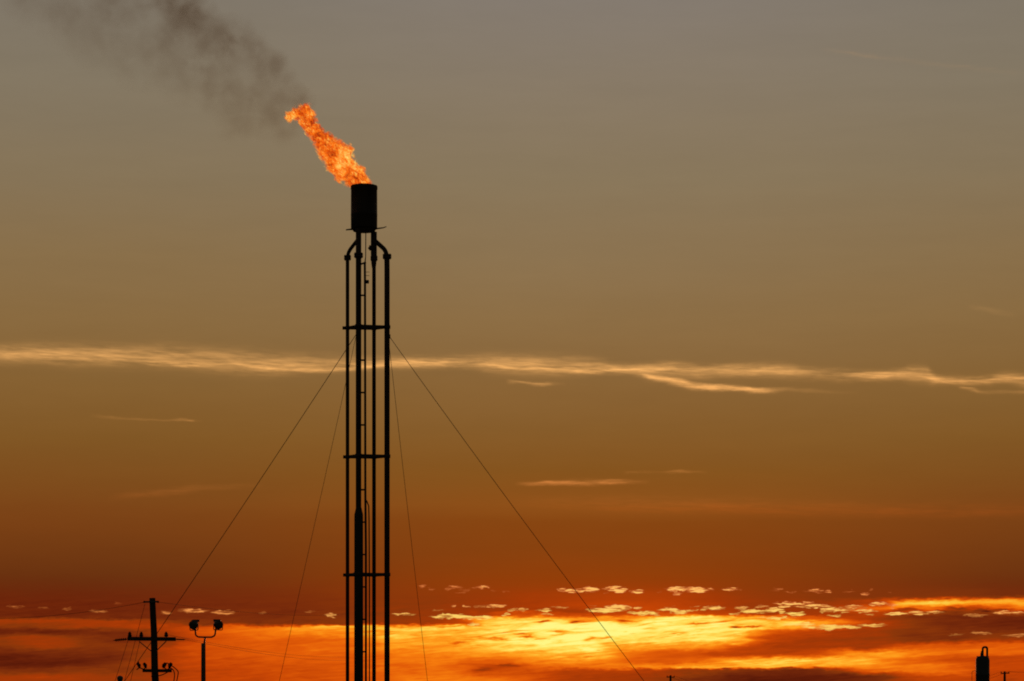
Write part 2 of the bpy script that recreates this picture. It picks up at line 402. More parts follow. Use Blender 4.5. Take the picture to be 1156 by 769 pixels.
M = {
    "steel": mat_surface("weathered steel paint", (.034, .022, .019), .7, 0, .4, .8, tint=(.05, .026, .02)),
    "scorched": mat_surface("scorched steel", (.022, .018, .017), .75, 0, .5, 1.2, tint=(.035, .022, .016)),
    "insul": mat_surface("dark lagging", (.03, .028, .027), .8, 0, .3, 1.0),
    "wire": mat_surface("wire strand", (.03, .024, .021), .85, 0, .2, 4),
    "wood": mat_surface("creosoted wood", (.05, .034, .024), .85, 0, .45, 3, (4, 4, .3)),
    "ceramic": mat_surface("brown porcelain", (.04, .022, .016), .82, 0, .2, 5),
    "galv": mat_surface("galvanised steel", (.09, .085, .08), .5, .4, .25, 3),
    "lamp": mat_surface("lamp housing", (.045, .042, .04), .5, .2, .25, 6),
    "concrete": mat_surface("concrete", (.28, .26, .24), .9, 0, .2, 2, (1, 1, 1)),
    "vessel": mat_surface("vessel paint", (.045, .042, .04), .6, 0, .3, .6),
}
glass = bpy.data.materials.new("lamp glass")
glass.use_nodes = True
gb = glass.node_tree.nodes["Principled BSDF"]
gb.inputs["Base Color"].default_value = (.06, .06, .06, 1)
gb.inputs["Roughness"].default_value = .08


# ------------------------------------------------------------------ mesh helpers
def frame_of(t):
    t = t.normalized()
    a = Vector((0, 0, 1)) if abs(t.z) < .9 else Vector((1, 0, 0))
    u = t.cross(a).normalized()
    return u, t.cross(u).normalized()


def add_tube(bm, pts, rad, seg=12, cap=True):
    pts = [Vector(p) for p in pts]
    rads = rad if isinstance(rad, (list, tuple)) else [rad] * len(pts)
    rings = []
    u = None
    for i, p in enumerate(pts):
        t = (pts[min(i + 1, len(pts) - 1)] - pts[max(i - 1, 0)])
        if u is None:
            u, v = frame_of(t)
        else:
            tn = t.normalized()
            u = (u - tn * u.dot(tn)).normalized()
            v = tn.cross(u)
        rings.append([bm.verts.new(p + (u * math.cos(2 * math.pi * k / seg) + v * math.sin(2 * math.pi * k / seg)) * rads[i]) for k in range(seg)])
    for a, b in zip(rings, rings[1:]):
        for k in range(seg):
            f = bm.faces.new((a[k], a[(k + 1) % seg], b[(k + 1) % seg], b[k]))
            f.smooth = True
    if cap:
        bm.faces.new(list(reversed(rings[0])))
        bm.faces.new(rings[-1])


def add_lathe(bm, c, prof, seg=32, axis=None):
    """prof: (radius, height along axis); closed with end discs"""
    c = Vector(c)
    ax = Vector(axis or (0, 0, 1)).normalized()
    u, v = frame_of(ax)
    rings = []
    for r, h in prof:
        rings.append([bm.verts.new(c + ax * h + (u * math.cos(2 * math.pi * k / seg) + v * math.sin(2 * math.pi * k / seg)) * max(r, 1e-4)) for k in range(seg)])
    for a, b in zip(rings, rings[1:]):
        for k in range(seg):
            bm.faces.new((a[k], a[(k + 1) % seg], b[(k + 1) % seg], b[k])).smooth = seg > 12
    bm.faces.new(list(reversed(rings[0])))
    bm.faces.new(rings[-1])


def add_box(bm, c, size, rot=None, bev=0.0):
    r = bmesh.ops.create_cube(bm, size=1.0)
    vs = r["verts"]
    for v in vs:
        v.co = Vector((v.co.x * size[0], v.co.y * size[1], v.co.z * size[2]))
    if bev:
        es = list({e for v in vs for e in v.link_edges})
        r2 = bmesh.ops.bevel(bm, geom=es, offset=bev, segments=2, affect="EDGES", profile=.5)
        vs = list({v for f in r2["faces"] for v in f.verts} | {v for v in vs if v.is_valid})
    m = Matrix.Translation(Vector(c)) @ (rot.to_4x4() if rot else Matrix.Identity(4))
    for v in vs:
        v.co = m @ v.co


def add_bar(bm, a, b, w, h):
    a, b = Vector(a), Vector(b)
    d = b - a
    q = d.to_track_quat("X", "Z").to_matrix()
    add_box(bm, (a + b) / 2, (d.length, w, h), q, min(w, h) * .15)


def catenary(a, b, sag, n=28):
    a, b = Vector(a), Vector(b)
    return [a.lerp(b, i / n) - Vector((0, 0, 4 * sag * (i / n) * (1 - i / n))) for i in range(n + 1)]


def elbow(pts, r=0.4, n=5):
    """round the corners of a polyline"""
    pts = [Vector(p) for p in pts]
    o = [pts[0]]
    for a, b, c in zip(pts, pts[1:], pts[2:]):
        d1, d2 = (a - b), (c - b)
        k = min(r, d1.length * .45, d2.length * .45)
        p, q = b + d1.normalized() * k, b + d2.normalized() * k
        for i in range(n + 1):
            s = i / n
            o.append(p * (1 - s) ** 2 + b * 2 * s * (1 - s) + q * s * s)
    o.append(pts[-1])
    return o


def thing(name, loc, label, cat, group=None, kind=None):
    o = bpy.data.objects.new(name, None)
    o.empty_display_size = .5
    COL.objects.link(o)
    o.location = loc
    return tag(o, label, cat, group, kind)


def tag(o, label, cat, group=None, kind=None):
    o["label"] = label
    o["category"] = cat
    if group:
        o["group"] = group
    if kind:
        o["kind"] = kind
    return o


def base_loc(o):
    l = Vector((0, 0, 0))
    while o is not None:
        l += o.location
        o = o.parent
    return l


def part(name, bm, m, parent=None, origin=None, label=None):
    """bm is in world coordinates; the object gets its origin at its parent's origin (or at `origin`)"""
    me = bpy.data.meshes.new(name)
    bmesh.ops.recalc_face_normals(bm, faces=bm.faces)
    off = base_loc(parent) if parent is not None else Vector(origin or (0, 0, 0))
    bmesh.ops.translate(bm, verts=bm.verts, vec=-off)
    bm.to_mesh(me)
    bm.free()
    o = bpy.data.objects.new(name, me)
    COL.objects.link(o)
    if parent is not None:
        o.parent = parent
    else:
        o.location = off
    if m is not None:
        me.materials.append(m)
    if label:
        o["label"] = label
    return o


def B():
    return bmesh.new()


# ------------------------------------------------------------------ ground
bm = B()
n = 60
half = 6000.0
gv = {}
for i in range(n + 1):
    for j in range(n + 1):
        def sp(k):
            s = k / n * 2 - 1
            return math.copysign(abs(s) ** 2.2, s) * half
        gv[i, j] = bm.verts.new((sp(i), sp(j) + 200, 0))
for i in range(n):
    for j in range(n):
        bm.faces.new((gv[i, j], gv[i + 1, j], gv[i + 1, j + 1], gv[i, j + 1]))
gm = bpy.data.materials.new("dry scrub ground")
gm.use_nodes = True
g = N(gm.node_tree)
tc = g.new("ShaderNodeTexCoord")
na = g.noise(tc.outputs["Object"], .02, 6, .6)
nb = g.noise(tc.outputs["Object"], 1.5, 6, .65)
gb = gm.node_tree.nodes["Principled BSDF"]
gm.node_tree.links.new(g.ramp(g.add(g.mul(na, .6), g.mul(nb, .4)), [(.3, (.05, .05, .025, 1)), (.5, (.13, .1, .06, 1)), (.7, (.2, .16, .1, 1))]), gb.inputs["Base Color"])
gb.inputs["Roughness"].default_value = .95
bp = g.new("ShaderNodeBump")
bp.inputs["Strength"].default_value = .6
gm.node_tree.links.new(nb, bp.inputs["Height"])
gm.node_tree.links.new(bp.outputs[0], gb.inputs["Normal"])
o = part("ground", bm, gm)
o["kind"] = "structure"

# ------------------------------------------------------------------ flare stack
DS = 278.0
U = mpp(DS)                                  # metres per photo pixel here


def fs(px, py, dy=0.0):
    p = at(px, py, DS)
    return Vector((p.x, p.y + dy, p.z))


def fx(px):
    return at(px, 0, DS).x


base = Vector((fx(411), DS, 0))
stack = thing("flare_stack", base, "tall black gas flare stack of parallel pipes with a drum at its top", "flare stack")

# pipes: name, px, depth, radius px
PIPES = [(392.0, .45, 2.05), (405.2, -.75, 3.15), (421.8, .75, 2.0), (437.0, -.15, 3.05)]
Z = lambda py: at(0, py, DS).z

# tip drum
bm = B()
r = 14.9 * U
zt, zb = Z(210.2), Z(260.0)
add_lathe(bm, (base.x, DS, 0), [(r * .93, zb + .10), (r * .98, zb + .13), (r, zb + .2), (r * 1.005, zb + 1.4), (r * 1.012, zb + 1.42), (r * 1.012, zb + 1.52), (r * 1.003, zb + 1.54),
                                (r * .995, zt - .3), (r * 1.008, zt - .28), (r * 1.008, zt - .02), (r * 1.0, zt), (r * .93, zt), (r * .92, zt - .5), (r * .9, zb + .6)], 48)
for k in range(14):
    a = 2 * math.pi * k / 14 + .1
    c = Vector((base.x + math.cos(a) * r * .985, DS + math.sin(a) * r * .985, zt - .16))
    add_box(bm, c, (.09, .09, .34), Matrix.Rotation(a, 3, "Z"), .01)
tip = part("flare_tip", bm, M["scorched"], stack)
# pilot burners round the tip
for a in (0.6, 2.2, 3.9, 5.4):
    bm = B()
    c = Vector((base.x + math.cos(a) * r * .84, DS + math.sin(a) * r * .84, 0))
    add_tube(bm, [c + Vector((0, 0, zt - 1.2)), c + Vector((0, 0, zt - .1))], .05, 8)
    part("pilot_burner", bm, M["scorched"], tip)
# bottom plate and side arms
bm = B()
add_lathe(bm, (base.x, DS, 0), [(12.2 * U, zb - .1), (12.6 * U, zb - .06), (12.6 * U, zb + .08), (12.0 * U, zb + .11)], 40)
plate = part("base_plate", bm, M["scorched"], stack)
bm = B()
add_tube(bm, [fs(402, 260.2, -.5), fs(396, 260.4, -.6), fs(391, 261.2, -.7)], [.09, .08, .06], 8)
part("side_arm", bm, M["steel"], stack)
bm = B()
add_tube(bm, [fs(420, 260, -.4), fs(428, 259, -.5), fs(433, 258.4, -.5), fs(436.5, 257, -.5)], [.09, .07, .055, .04], 8)
part("side_arm", bm, M["steel"], stack)
bm = B()
add_tube(bm, [fs(398.6, 261, -.9), fs(398.2, 251, -1.02)], .1, 8)
part("lifting_lug", bm, M["scorched"], stack)

# risers
def riser(px, dy, rp, top_pts=None, seg=20):
    bm = B()
    low = Vector((fx(px), DS + dy, .3))
    if top_pts:
        p = elbow([low, Vector((fx(px), DS + dy, Z(300))), *top_pts], 1.0, 6)
        rr = [rp * U if q.z <= Z(289) else min(rp, 2.5) * U for q in p]
        add_tube(bm, p, rr, seg)
    else:
        add_tube(bm, [low, Vector((fx(px), DS + dy, Z(300))), Vector((fx(px), DS + dy, zb - .02))], rp * U, seg)
    o = part("riser_pipe", bm, M["steel"], stack)
    # bolted flange pair
    bm = B()
    zf = Z(290.0)
    fr = (rp + 1.9) * U
    for s in (-1, 1):
        zc = zf + s * .105
        add_lathe(bm, (fx(px), DS + dy, 0), [(fr * .96, zc - .085), (fr, zc - .07), (fr, zc + .07), (fr * .96, zc + .085)], 24)
    for k in range(10):
        a = 2 * math.pi * k / 10
        add_tube(bm, [(fx(px) + math.cos(a) * fr * .82, DS + dy + math.sin(a) * fr * .82, zf - .26), (fx(px) + math.cos(a) * fr * .82, DS + dy + math.sin(a) * fr * .82, zf + .26)], .03, 6)
    part("flange", bm, M["steel"], o)
    return o


riser(PIPES[0][0], PIPES[0][1], PIPES[0][2], [Vector((fx(392), DS + .45, Z(284.5))), Vector((fx(405.2), DS - .5, Z(270.5)))])
main = riser(*PIPES[1])
back = riser(PIPES[2][0], PIPES[2][1], 2.15)
bm = B()
add_lathe(bm, (fx(421.6), DS + .75, 0), [(2.2 * U, Z(301)), (2.9 * U, Z(296)), (3.1 * U, Z(292.5)), (3.4 * U, Z(287.5)), (3.5 * U, Z(284)), (3.5 * U, zb - .03)], 24)
part("reducer", bm, M["steel"], back)
riser(PIPES[3][0], PIPES[3][1], PIPES[3][2], [Vector((fx(436.6), DS - .15, Z(284))), Vector((fx(421.8), DS + .6, Z(269.5)))])

# thick lagged lower section of the main riser
bm = B()
c = (fx(405.4), DS - .75, 0)
add_lathe(bm, c, [(5.1 * U, .3), (5.1 * U, Z(740)), (5.2 * U, Z(739)), (5.2 * U, Z(737)), (5.1 * U, Z(736)), (5.0 * U, Z(584)), (4.9 * U, Z(581.5)), (4.2 * U, Z(578.5)), (3.6 * U, Z(575.8)), (3.3 * U, Z(574.5)), (3.2 * U, Z(574))], 32)
part("molecular_seal", bm, M["insul"], stack)

# horizontal brace frames
for py, l, rr in ((369.5, 386.3, 433.5), (515.3, 387.0, 438.5), (648.8, 387.0, 438.8)):
    bm = B()
    zc = Z(py)
    pos = [Vector((fx(p[0]), DS + p[1], zc)) for p in PIPES]
    rads = [p[2] * U for p in PIPES]
    if py > 575:
        rads[1] = 5.0 * U
    order = [(0, 1), (1, 3), (3, 2), (2, 0)]
    for a, b in order:
        d = (pos[b] - pos[a]).normalized()
        add_bar(bm, pos[a] + d * rads[a] * .6, pos[b] - d * rads[b] * .6, .16, 3.3 * U)
    for p, q in zip(pos, rads):
        add_lathe(bm, (p.x, p.y, 0), [(q + .05, zc - .16), (q + .07, zc - .14), (q + .07, zc + .14), (q + .05, zc + .16)], 20)
    add_bar(bm, Vector((fx(l), DS + .45, zc)), pos[0] - Vector((rads[0] * .6, 0, 0)), .2, 3.6 * U)
    if rr < 437:
        pass
    part("brace_frame", bm, M["steel"], stack)

# conduit up the main riser and its clips
bm = B()
add_tube(bm, elbow([Vector((fx(413.6), DS - .95, .3)), fs(413.6, 620, -.95), fs(413.0, 560, -.95), fs(412.6, 318, -.95), fs(412.4, 300, -.95)], .5, 3), 1.3 * U, 8)
add_tube(bm, [fs(412.6, 322, -.95), fs(412.4, 300, -.95), fs(412.8, 297, -.95), fs(413.3, 292, -.9), fs(413.4, 260, -.7)], [.11, .11, .06, .045, .045], 8)
cond = part("conduit", bm, M["steel"], stack)
py = 299.0
while py < 880:
    bm = B()
    w = 3.2 if py < 575 else 5.0
    xa, xb = 405.2 + w * .8, 413.8
    tilt = 1.4 if py < 310 else 0
    add_bar(bm, fs(xa, py + tilt, -.95), fs(xb, py - tilt * .5, -.95), .1, (1.9 if py < 560 else 1.7) * U)
    part("clip", bm, M["steel"], cond)
    py += 36.45
bm = B()
add_tube(bm, [Vector((fx(417.4), DS - .6, .3)), fs(417.4, 660, -.6), fs(417.0, 590, -.6), fs(416.6, 572, -.6), fs(414.2, 566, -.85)], .062, 8)
part("cable", bm, M["wire"], stack)
# valve and boxes
bm = B()
add_box(bm, fs(418.6, 279.2, .35), (4.2 * U, .4, 5.2 * U), None, .03)
add_tube(bm, [fs(415.6, 279.6, .3), fs(420, 279.6, .4)], .1, 8)
part("valve", bm, M["steel"], stack)
bm = B()
add_box(bm, fs(415.4, 320.2, -.95), (3.3 * U, .3, 3.6 * U), None, .02)
add_tube(bm, [fs(413, 320, -.95), fs(415, 320, -.95)], .06, 8)
part("junction_box", bm, M["steel"], stack)
for py in (309.2, 313.2):
    bm = B()
    add_tube(bm, [fs(412.8, py, -.95), fs(417.6, py, -.9)], .024, 6)
    part("rung", bm, M["steel"], stack)
# wire lugs
for px, py, dy in ((403.5, 378.5, -1.0), (439.6, 380.5, -.3)):
    bm = B()
    add_box(bm, fs(px, py, dy), (2.6 * U, .2, 4.5 * U), None, .02)
    part("guy_lug", bm, M["steel"], stack)
bm = B()
add_box(bm, (base.x + .15, DS, .16), (6.4, 5.2, .32), None, .04)
part("plinth", bm, M["concrete"], stack)

# guy wires, each a thing, with a small ground anchor
def guy(a, gx, gy, sag, label, r=.03):
    e = Vector((gx, gy, .25))
    t = thing("guy_wire", (gx, gy, 0), label, "wire", "guy wires bracing the flare stack")
    bm = B()
    add_tube(bm, catenary(a, e, sag), r, 6)
    part("strand", bm, M["wire"], t)
    bm = B()
    add_box(bm, (gx, gy, .2), (.9, .9, .42), None, .03)
    part("anchor_block", bm, M["concrete"], t)


guy(fs(403.0, 379, -1.0), at(38, 905, 283).x, 283.5, .35, "long taut guy wire slanting down left from the flare stack towards the wooden pole")
guy(fs(440.4, 381.5, -.25), at(842, 905, 272).x, 272.3, .5, "long taut guy wire slanting down right from the flare stack into the glow")
guy(fs(402.6, 381, -1.0), at(281, 905, 245).x, 245.0, .3, "steep thin guy wire close on the left side of the flare stack", .02)
guy(fs(438.6, 383, .1), at(500, 905, 311).x, 311.0, .5, "steep thin guy wire close on the right side of the flare stack", .022)


# ------------------------------------------------------------------ flame and smoke
def hull(name, balls, voxel, grow, jitter, origin):
    """one closed skin round a chain of balls (local metres)"""
    bm = B()
    for x, y, z, r in balls:
        s = bmesh.ops.create_icosphere(bm, subdivisions=3, radius=r * grow)
        for v in s["verts"]:
            k = mnoise.fractal(Vector((v.co.x + x, v.co.y + y, v.co.z + z)) * (1.1 / max(r, .3)), 1.0, 2.0, 3)
            v.co = v.co * (1 + jitter * k) + Vector((x, y, z))
    me = bpy.data.meshes.new(name)
    bm.to_mesh(me)
    bm.free()
    tmp = bpy.data.objects.new(name + "_tmp", me)
    COL.objects.link(tmp)
    md = tmp.modifiers.new("r", "REMESH")
    md.mode = "VOXEL"
    md.voxel_size = voxel
    dg = bpy.context.evaluated_depsgraph_get()
    me2 = bpy.data.meshes.new_from_object(tmp.evaluated_get(dg))
    bpy.data.objects.remove(tmp)
    bpy.data.meshes.remove(me)
    me2.name = name
    for p in me2.polygons:
        p.use_smooth = True
    o = bpy.data.objects.new(name, me2)
    COL.objects.link(o)
    o.location = origin
    return o


def ball_field(g, p, balls, weights=None):
    f = None
    for i, (x, y, z, r) in enumerate(balls):
        d = g.v("DISTANCE", p, (x, y, z), out=1)
        w = weights[i] if weights else 1.0
        k = g.mad(d, -w / r, w)
        f = k if f is None else g.mx(f, k)
    return f


FO = Vector((base.x, DS, zt - .05))
fl = [(412, 210, 9, 0), (408, 205, 13, .1), (399, 196, 16, .2), (389, 188, 17.5, .2), (381, 179, 19, .1), (376, 170, 18, 0), (391, 170, 10, -.2), (367, 161, 14, -.1), (359.5, 153, 11, -.1), (353, 145, 10, 0),
      (348.5, 138, 11, .1), (346, 129, 12, .2), (345, 123, 9, .2), (336, 127, 10, .1), (327.5, 130.5, 8.5, 0)]
flame_balls = [((px - 411) * U, dy, (210 - py) * U, r * U * .93) for px, py, r, dy in fl]
flame = hull("flame", flame_balls, .12, 1.16, .10, FO)
tag(flame, "ragged orange flame streaming up left from the drum of the flare stack", "flame")
fm = bpy.data.materials.new("burning gas")
fm.use_nodes = True
t = fm.node_tree
t.nodes.clear()
g = N(t)
out = g.new("ShaderNodeOutputMaterial")
tc = g.new("ShaderNodeTexCoord")
pv = tc.outputs["Object"]
# tongues run along the wind: stretch the turbulence along the flame's own axis
rot = g.new("ShaderNodeVectorRotate")
rot.rotation_type = "Y_AXIS"
rot.inputs["Angle"].default_value = R(42)
t.links.new(pv, rot.inputs["Vector"])
pa = g.v("MULTIPLY", rot.outputs[0], (1.0, 1.0, .6))
w1 = g.v("SUBTRACT", g.noise(pv, .75, 2, .5, color=True), (.5, .5, .5))
w2 = g.v("SUBTRACT", g.noise(pa, 2.2, 3, .6, color=True), (.5, .5, .5))
pw = g.v("ADD", pv, g.v("ADD", g.v("SCALE", w1, scale=.9), g.v("SCALE", w2, scale=1.15)))
f = ball_field(g, pw, flame_balls)
n1 = g.noise(pa, 4.2, 4, .62, .9)
n3 = g.noise(pa, 2.3, 3, .6, .4)
n2 = g.noise(pa, 1.1, 2, .5)
body = g.step(g.add(f, g.add(g.mul(g.sub(n3, .5), 1.1), g.mul(g.sub(n1, .5), .7))), .06, .36)
d1 = g.v("DISTANCE", pw, ((393 - 411) * U, 0, (210 - 182) * U), out=1)
d2 = g.v("DISTANCE", pw, ((328 - 411) * U, 0, (210 - 130) * U), out=1)
core = g.add(g.step(d1, 2.3, .3, 0, .36), g.step(d2, 1.0, .2, 0, .35))
hot = g.add(g.add(g.mul(g.sub(n1, .5), 3.6), core), g.add(g.mul(g.sub(n2, .5), 1.2), g.mad(body, -.02, .29)))
fc = g.ramp(g.m("ADD", hot, 0, clamp=True), [(0, lin((105, 34, 10))), (.12, lin((175, 48, 8))), (.28, lin((226, 66, 6))), (.5, lin((248, 104, 14))), (.7, lin((255, 146, 30))), (.87, lin((255, 190, 70))), (1, lin((255, 228, 128)))])
sz = g.new("ShaderNodeSeparateXYZ")
t.links.new(pv, sz.inputs[0])
body = g.mul(body, g.step(sz.outputs[2], -.05, .15))
dens = g.mul(body, 4.2)
em = g.new("ShaderNodeEmission")
t.links.new(fc, em.inputs["Color"])
t.links.new(g.mul(dens, 1.12), em.inputs["Strength"])
ab = g.new("ShaderNodeVolumeAbsorption")
ab.inputs["Color"].default_value = (0, 0, 0, 1)
t.links.new(dens, ab.inputs["Density"])
ad = g.new("ShaderNodeAddShader")
t.links.new(em.outputs[0], ad.inputs[0])
t.links.new(ab.outputs[0], ad.inputs[1])
t.links.new(ad.outputs[0], out.inputs["Volume"])
fm.cycles.volume_step_rate = .12
flame.data.materials.clear()
flame.data.materials.append(fm)

SO = Vector((at(338, 112, DS).x, DS, at(338, 112, DS).z))
sm = [  # px, py, r, depth, weight
    (343, 112, 17, 0, 1.0), (331, 106, 20, .2, .9), (317, 94, 23, .3, .9), (300, 77, 30, .4, 1.2), (297, 88, 18, 0, .8), (283, 52, 26, .8, 1.0), (260, 46, 36, .6, 1.15), (238, 68, 30, .2, 1.0),
    (226, 34, 28, 1.0, .95), (210, 16, 40, 1.2, 1.15), (192, 40, 30, .6, .7), (196, -12, 34, 1.4, 1.1), (170, -20, 36, 1.6, .8),
    (287, 112, 24, -.2, .5), (272, 130, 36, -.4, .24), (303, 124, 42, -.4, .30), (322, 146, 26, -.4, .2), (255, 100, 40, 0, .36), (210, 75, 46, .4, .28), (160, 50, 52, .8, .15), (110, 28, 50, 1.0, .14),
    (70, 4, 46, 1.2, .25), (120, -14, 46, 1.4, .42), (30, -14, 40, 1.4, .22), (340, 140, 14, -.3, .4)]
D2 = 1.0
smoke_balls = [((px - 338) * U, dy * 2, (112 - py) * U, r * U) for px, py, r, dy, w in sm]
smoke_w = [s[4] for s in sm]
smoke = hull("smoke", smoke_balls, .38, 1.05, .12, SO)
tag(smoke, "thin brown smoke drifting up left from the end of the flame", "smoke", kind="stuff")
mm = bpy.data.materials.new("thin smoke")
mm.use_nodes = True
t = mm.node_tree
t.nodes.clear()
g = N(t)
out = g.new("ShaderNodeOutputMaterial")
tc = g.new("ShaderNodeTexCoord")
pv = tc.outputs["Object"]
w1 = g.v("SUBTRACT", g.noise(pv, .28, 3, .55, color=True), (.5, .5, .5))
pw = g.v("ADD", pv, g.v("SCALE", w1, scale=2.6))
f = g.mx(ball_field(g, pw, smoke_balls, smoke_w), 0.0)
nn = g.noise(pv, .42, 5, .62, .3)
nl = g.noise(pv, .13, 2, .5)
dn = g.mul(g.m("POWER", f, .9), g.mul(g.step(nn, .34, .68), g.step(nl, .25, .65, .35, 1.0)))
dn = g.mul(dn, .62)
ab = g.new("ShaderNodeVolumeAbsorption")
ab.inputs["Color"].default_value = (.44, .26, .12, 1)
t.links.new(dn, ab.inputs["Density"])
sc = g.new("ShaderNodeVolumeScatter")
sc.inputs["Color"].default_value = (.5, .42, .36, 1)
t.links.new(g.mul(dn, .25), sc.inputs["Density"])
ad = g.new("ShaderNodeAddShader")
t.links.new(ab.outputs[0], ad.inputs[0])
t.links.new(sc.outputs[0], ad.inputs[1])
t.links.new(ad.outputs[0], out.inputs["Volume"])
mm.cycles.volume_step_rate = .35
smoke.data.materials.clear()
smoke.data.materials.append(mm)


# ------------------------------------------------------------------ wooden utility pole, left
DP = 136.0
V = mpp(DP)


def up(px, py, dy=0.0):
    p = at(px, py, DP)
    return Vector((p.x, p.y + dy, p.z))


pole = thing("utility_pole", Vector((up(181.5, 900).x, DP, 0)), "leaning wooden utility pole with two crossarms left of the double floodlight", "utility pole", "utility poles")
bm = B()
top, foot = up(172.2, 675.3), Vector((up(181.8, 900).x, DP, -.6))
pts = [foot.lerp(top, k / 14) + Vector((.012 * math.sin(k * 1.7), .01 * math.sin(k * 2.3), 0)) for k in range(15)]
add_tube(bm, pts, [.225 - (.225 - .142) * k / 14 for k in range(15)], 16)
part("pole_shaft", bm, M["wood"], pole)
shaft_x = lambda py: 172.2 + (py - 675.3) * .0427
bm = B()
add_bar(bm, up(163.6, 679.9, -.16), up(178.6, 679.5, -.16), .09, .075)
tb = part("top_bracket", bm, M["galv"], pole)
for px in (163.4, 178.8):
    bm = B()
    add_lathe(bm, up(px, 681.0, -.16), [(.03, 0), (.055, .01), (.035, .03), (.06, .05), (.04, .075), (.03, .10)], 12)
    part("insulator", bm, M["ceramic"], tb)
bm = B()
add_bar(bm, up(144.6, 721.4, -.22), up(199.2, 721.9, -.22), .13, .18)
arm = part("crossarm", bm, M["wood"], pole)


def pin_ins(px, py, h, r, par, dy=-.22):
    bm = B()
    c = up(px, py, dy)
    add_lathe(bm, c, [(.018, -.06), (.018, .02), (r * .7, .025), (r, .05), (r * .95, h * .4), (r * .6, h * .48), (r * .85, h * .55), (r * .8, h * .75), (r * .45, h * .85), (r * .5, h), (r * .2, h + .01)], 14)
    part("insulator", bm, M["ceramic"], par)


for px in (147.2, 160.2, 188.2):
    pin_ins(px, 719.8, .25, .10, arm)


def dead_end(a, b, par, r=.07):
    bm = B()
    a, b = Vector(a), Vector(b)
    d = (b - a)
    L = d.length
    prof = [(.015, 0), (.018, L * .06)]
    k = 6
    for i in range(k):
        s = L * (.1 + .78 * i / k)
        w = L * .78 / k
        prof += [(.025, s), (r, s + w * .25), (r * .9, s + w * .6), (.026, s + w * .75)]
    prof += [(.02, L * .92), (.012, L)]
    add_lathe(bm, a, prof, 12, d)
    part("strain_insulator", bm, M["ceramic"], par)


dead_end(up(145, 721.8, -.22), up(129.3, 723.6, -.45), arm)
dead_end(up(199, 722, -.22), up(209.4, 722.4, -.1), arm, .035)
for a, b in (((157.8, 724.6), (171.2, 735.4)), ((188.4, 724.2), (176.6, 735.6))):
    bm = B()
    add_bar(bm, up(*a, -.24), up(*b, -.19), .03, .045)
    part("brace", bm, M["galv"], pole)
bm = B()
add_bar(bm, up(161.6, 757.4, -.24), up(194.6, 757.6, -.24), .11, .15)
arm2 = part("lower_crossarm", bm, M["wood"], pole)
# fuse cut-outs on the lower arm
for px, q in ((157.6, -1), (164.6, -1), (187.0, 1), (193.5, 1)):
    bm = B()
    add_tube(bm, [up(px + q * 1.5, 749.6, -.34), up(px, 751.5, -.38), up(px - q * .8, 754.2, -.34)], [.05, .07, .045], 10)
    add_tube(bm, [up(px + q * 1.5, 749.6, -.34), up(px + q * .2, 748.8, -.44), up(px - q * 2.2, 751.0, -.46), up(px - q * 1.6, 755, -.4)], .028, 8)
    add_tube(bm, [up(px - q * .8, 754.2, -.34), up(px - q * -2.4, 756.4, -.28)], .025, 8)
    part("fuse_cutout", bm, M["ceramic"], arm2)
# jumper loops
for ps in ([(184, 753.5), (186, 749.5), (190, 748.8), (195, 752), (199, 755), (202.5, 758.5), (201.6, 764), (199.6, 774), (199, 790)],
           [(190, 756), (194, 754.6), (197, 757), (198.3, 762), (197.4, 769), (194, 784)],
           [(163, 756), (158, 754), (156.2, 750), (158, 747.5)],
           [(171.6, 764), (183, 763), (190, 759.5), (194, 757)]):
    bm = B()
    p = [up(x, y, -.36) for x, y in ps]
    add_tube(bm, elbow(p, .3, 4), .024, 8)
    part("jumper_cable", bm, M["wire"], pole)


def line(a, b, sag, label, r=.017, grp="overhead wires at the wooden utility pole", mids=None):
    bm = B()
    p = catenary(a, b, sag)
    add_tube(bm, p, r, 6)
    return tag(part("power_line", bm, M["wire"], None, origin=a), label, "wire", grp)


line(up(163.4, 680.2, -.16), at(-260, 652, 175), 1.5, "faint overhead wire leaving the pole top towards the left edge", .009)
line(up(178.8, 680.0, -.16), fs(391.4, 692.8, .2), .35, "overhead wire from the wooden pole top to the flare stack above the floodlights", .008)
line(up(188.2, 716.6, -.22), fs(391.4, 741.4, .2), .35, "upper of the two wires from the crossarm to the flare stack", .008)
line(up(209.6, 722.4, -.1), fs(391.4, 745.4, .2), .3, "lower of the two wires from the crossarm to the flare stack", .008)
for (px, py, dy), (gx, gy), lab in (
        ((164.2, 682.5, -.2), (91, 132.5), "stay wire slanting down left from the very top of the wooden pole"),
        ((147.2, 717.0, -.22), (70, 131.0), "slack down wire from the left outer insulator of the crossarm"),
        ((160.2, 717.0, -.22), (104, 131.5), "slack down wire from the inner left insulator of the crossarm")):
    line(up(px, py, dy), Vector((at(gx, 900, gy).x, gy, 0)), .18, lab, .010)

# ------------------------------------------------------------------ second pole top, low
DQ = 190.0
q = lambda px, py, dy=0.0: at(px, py, DQ) + Vector((0, dy, 0))
stub = thing("utility_pole", Vector((q(135.5, 900).x, DQ, 0)), "short dark pole top just above the lower edge left of the wooden pole", "utility pole", "utility poles")
bm = B()
add_tube(bm, [Vector((q(136, 900).x, DQ, -.4)), q(135.6, 772), q(135.5, 765.2)], [.24, .165, .16], 14)
part("pole_shaft", bm, M["wood"], stub)
bm = B()
add_lathe(bm, q(135.5, 765.4), [(.19, -.12), (.20, -.1), (.20, .04), (.15, .10), (.05, .15)], 16)
part("pole_cap", bm, M["galv"], stub)

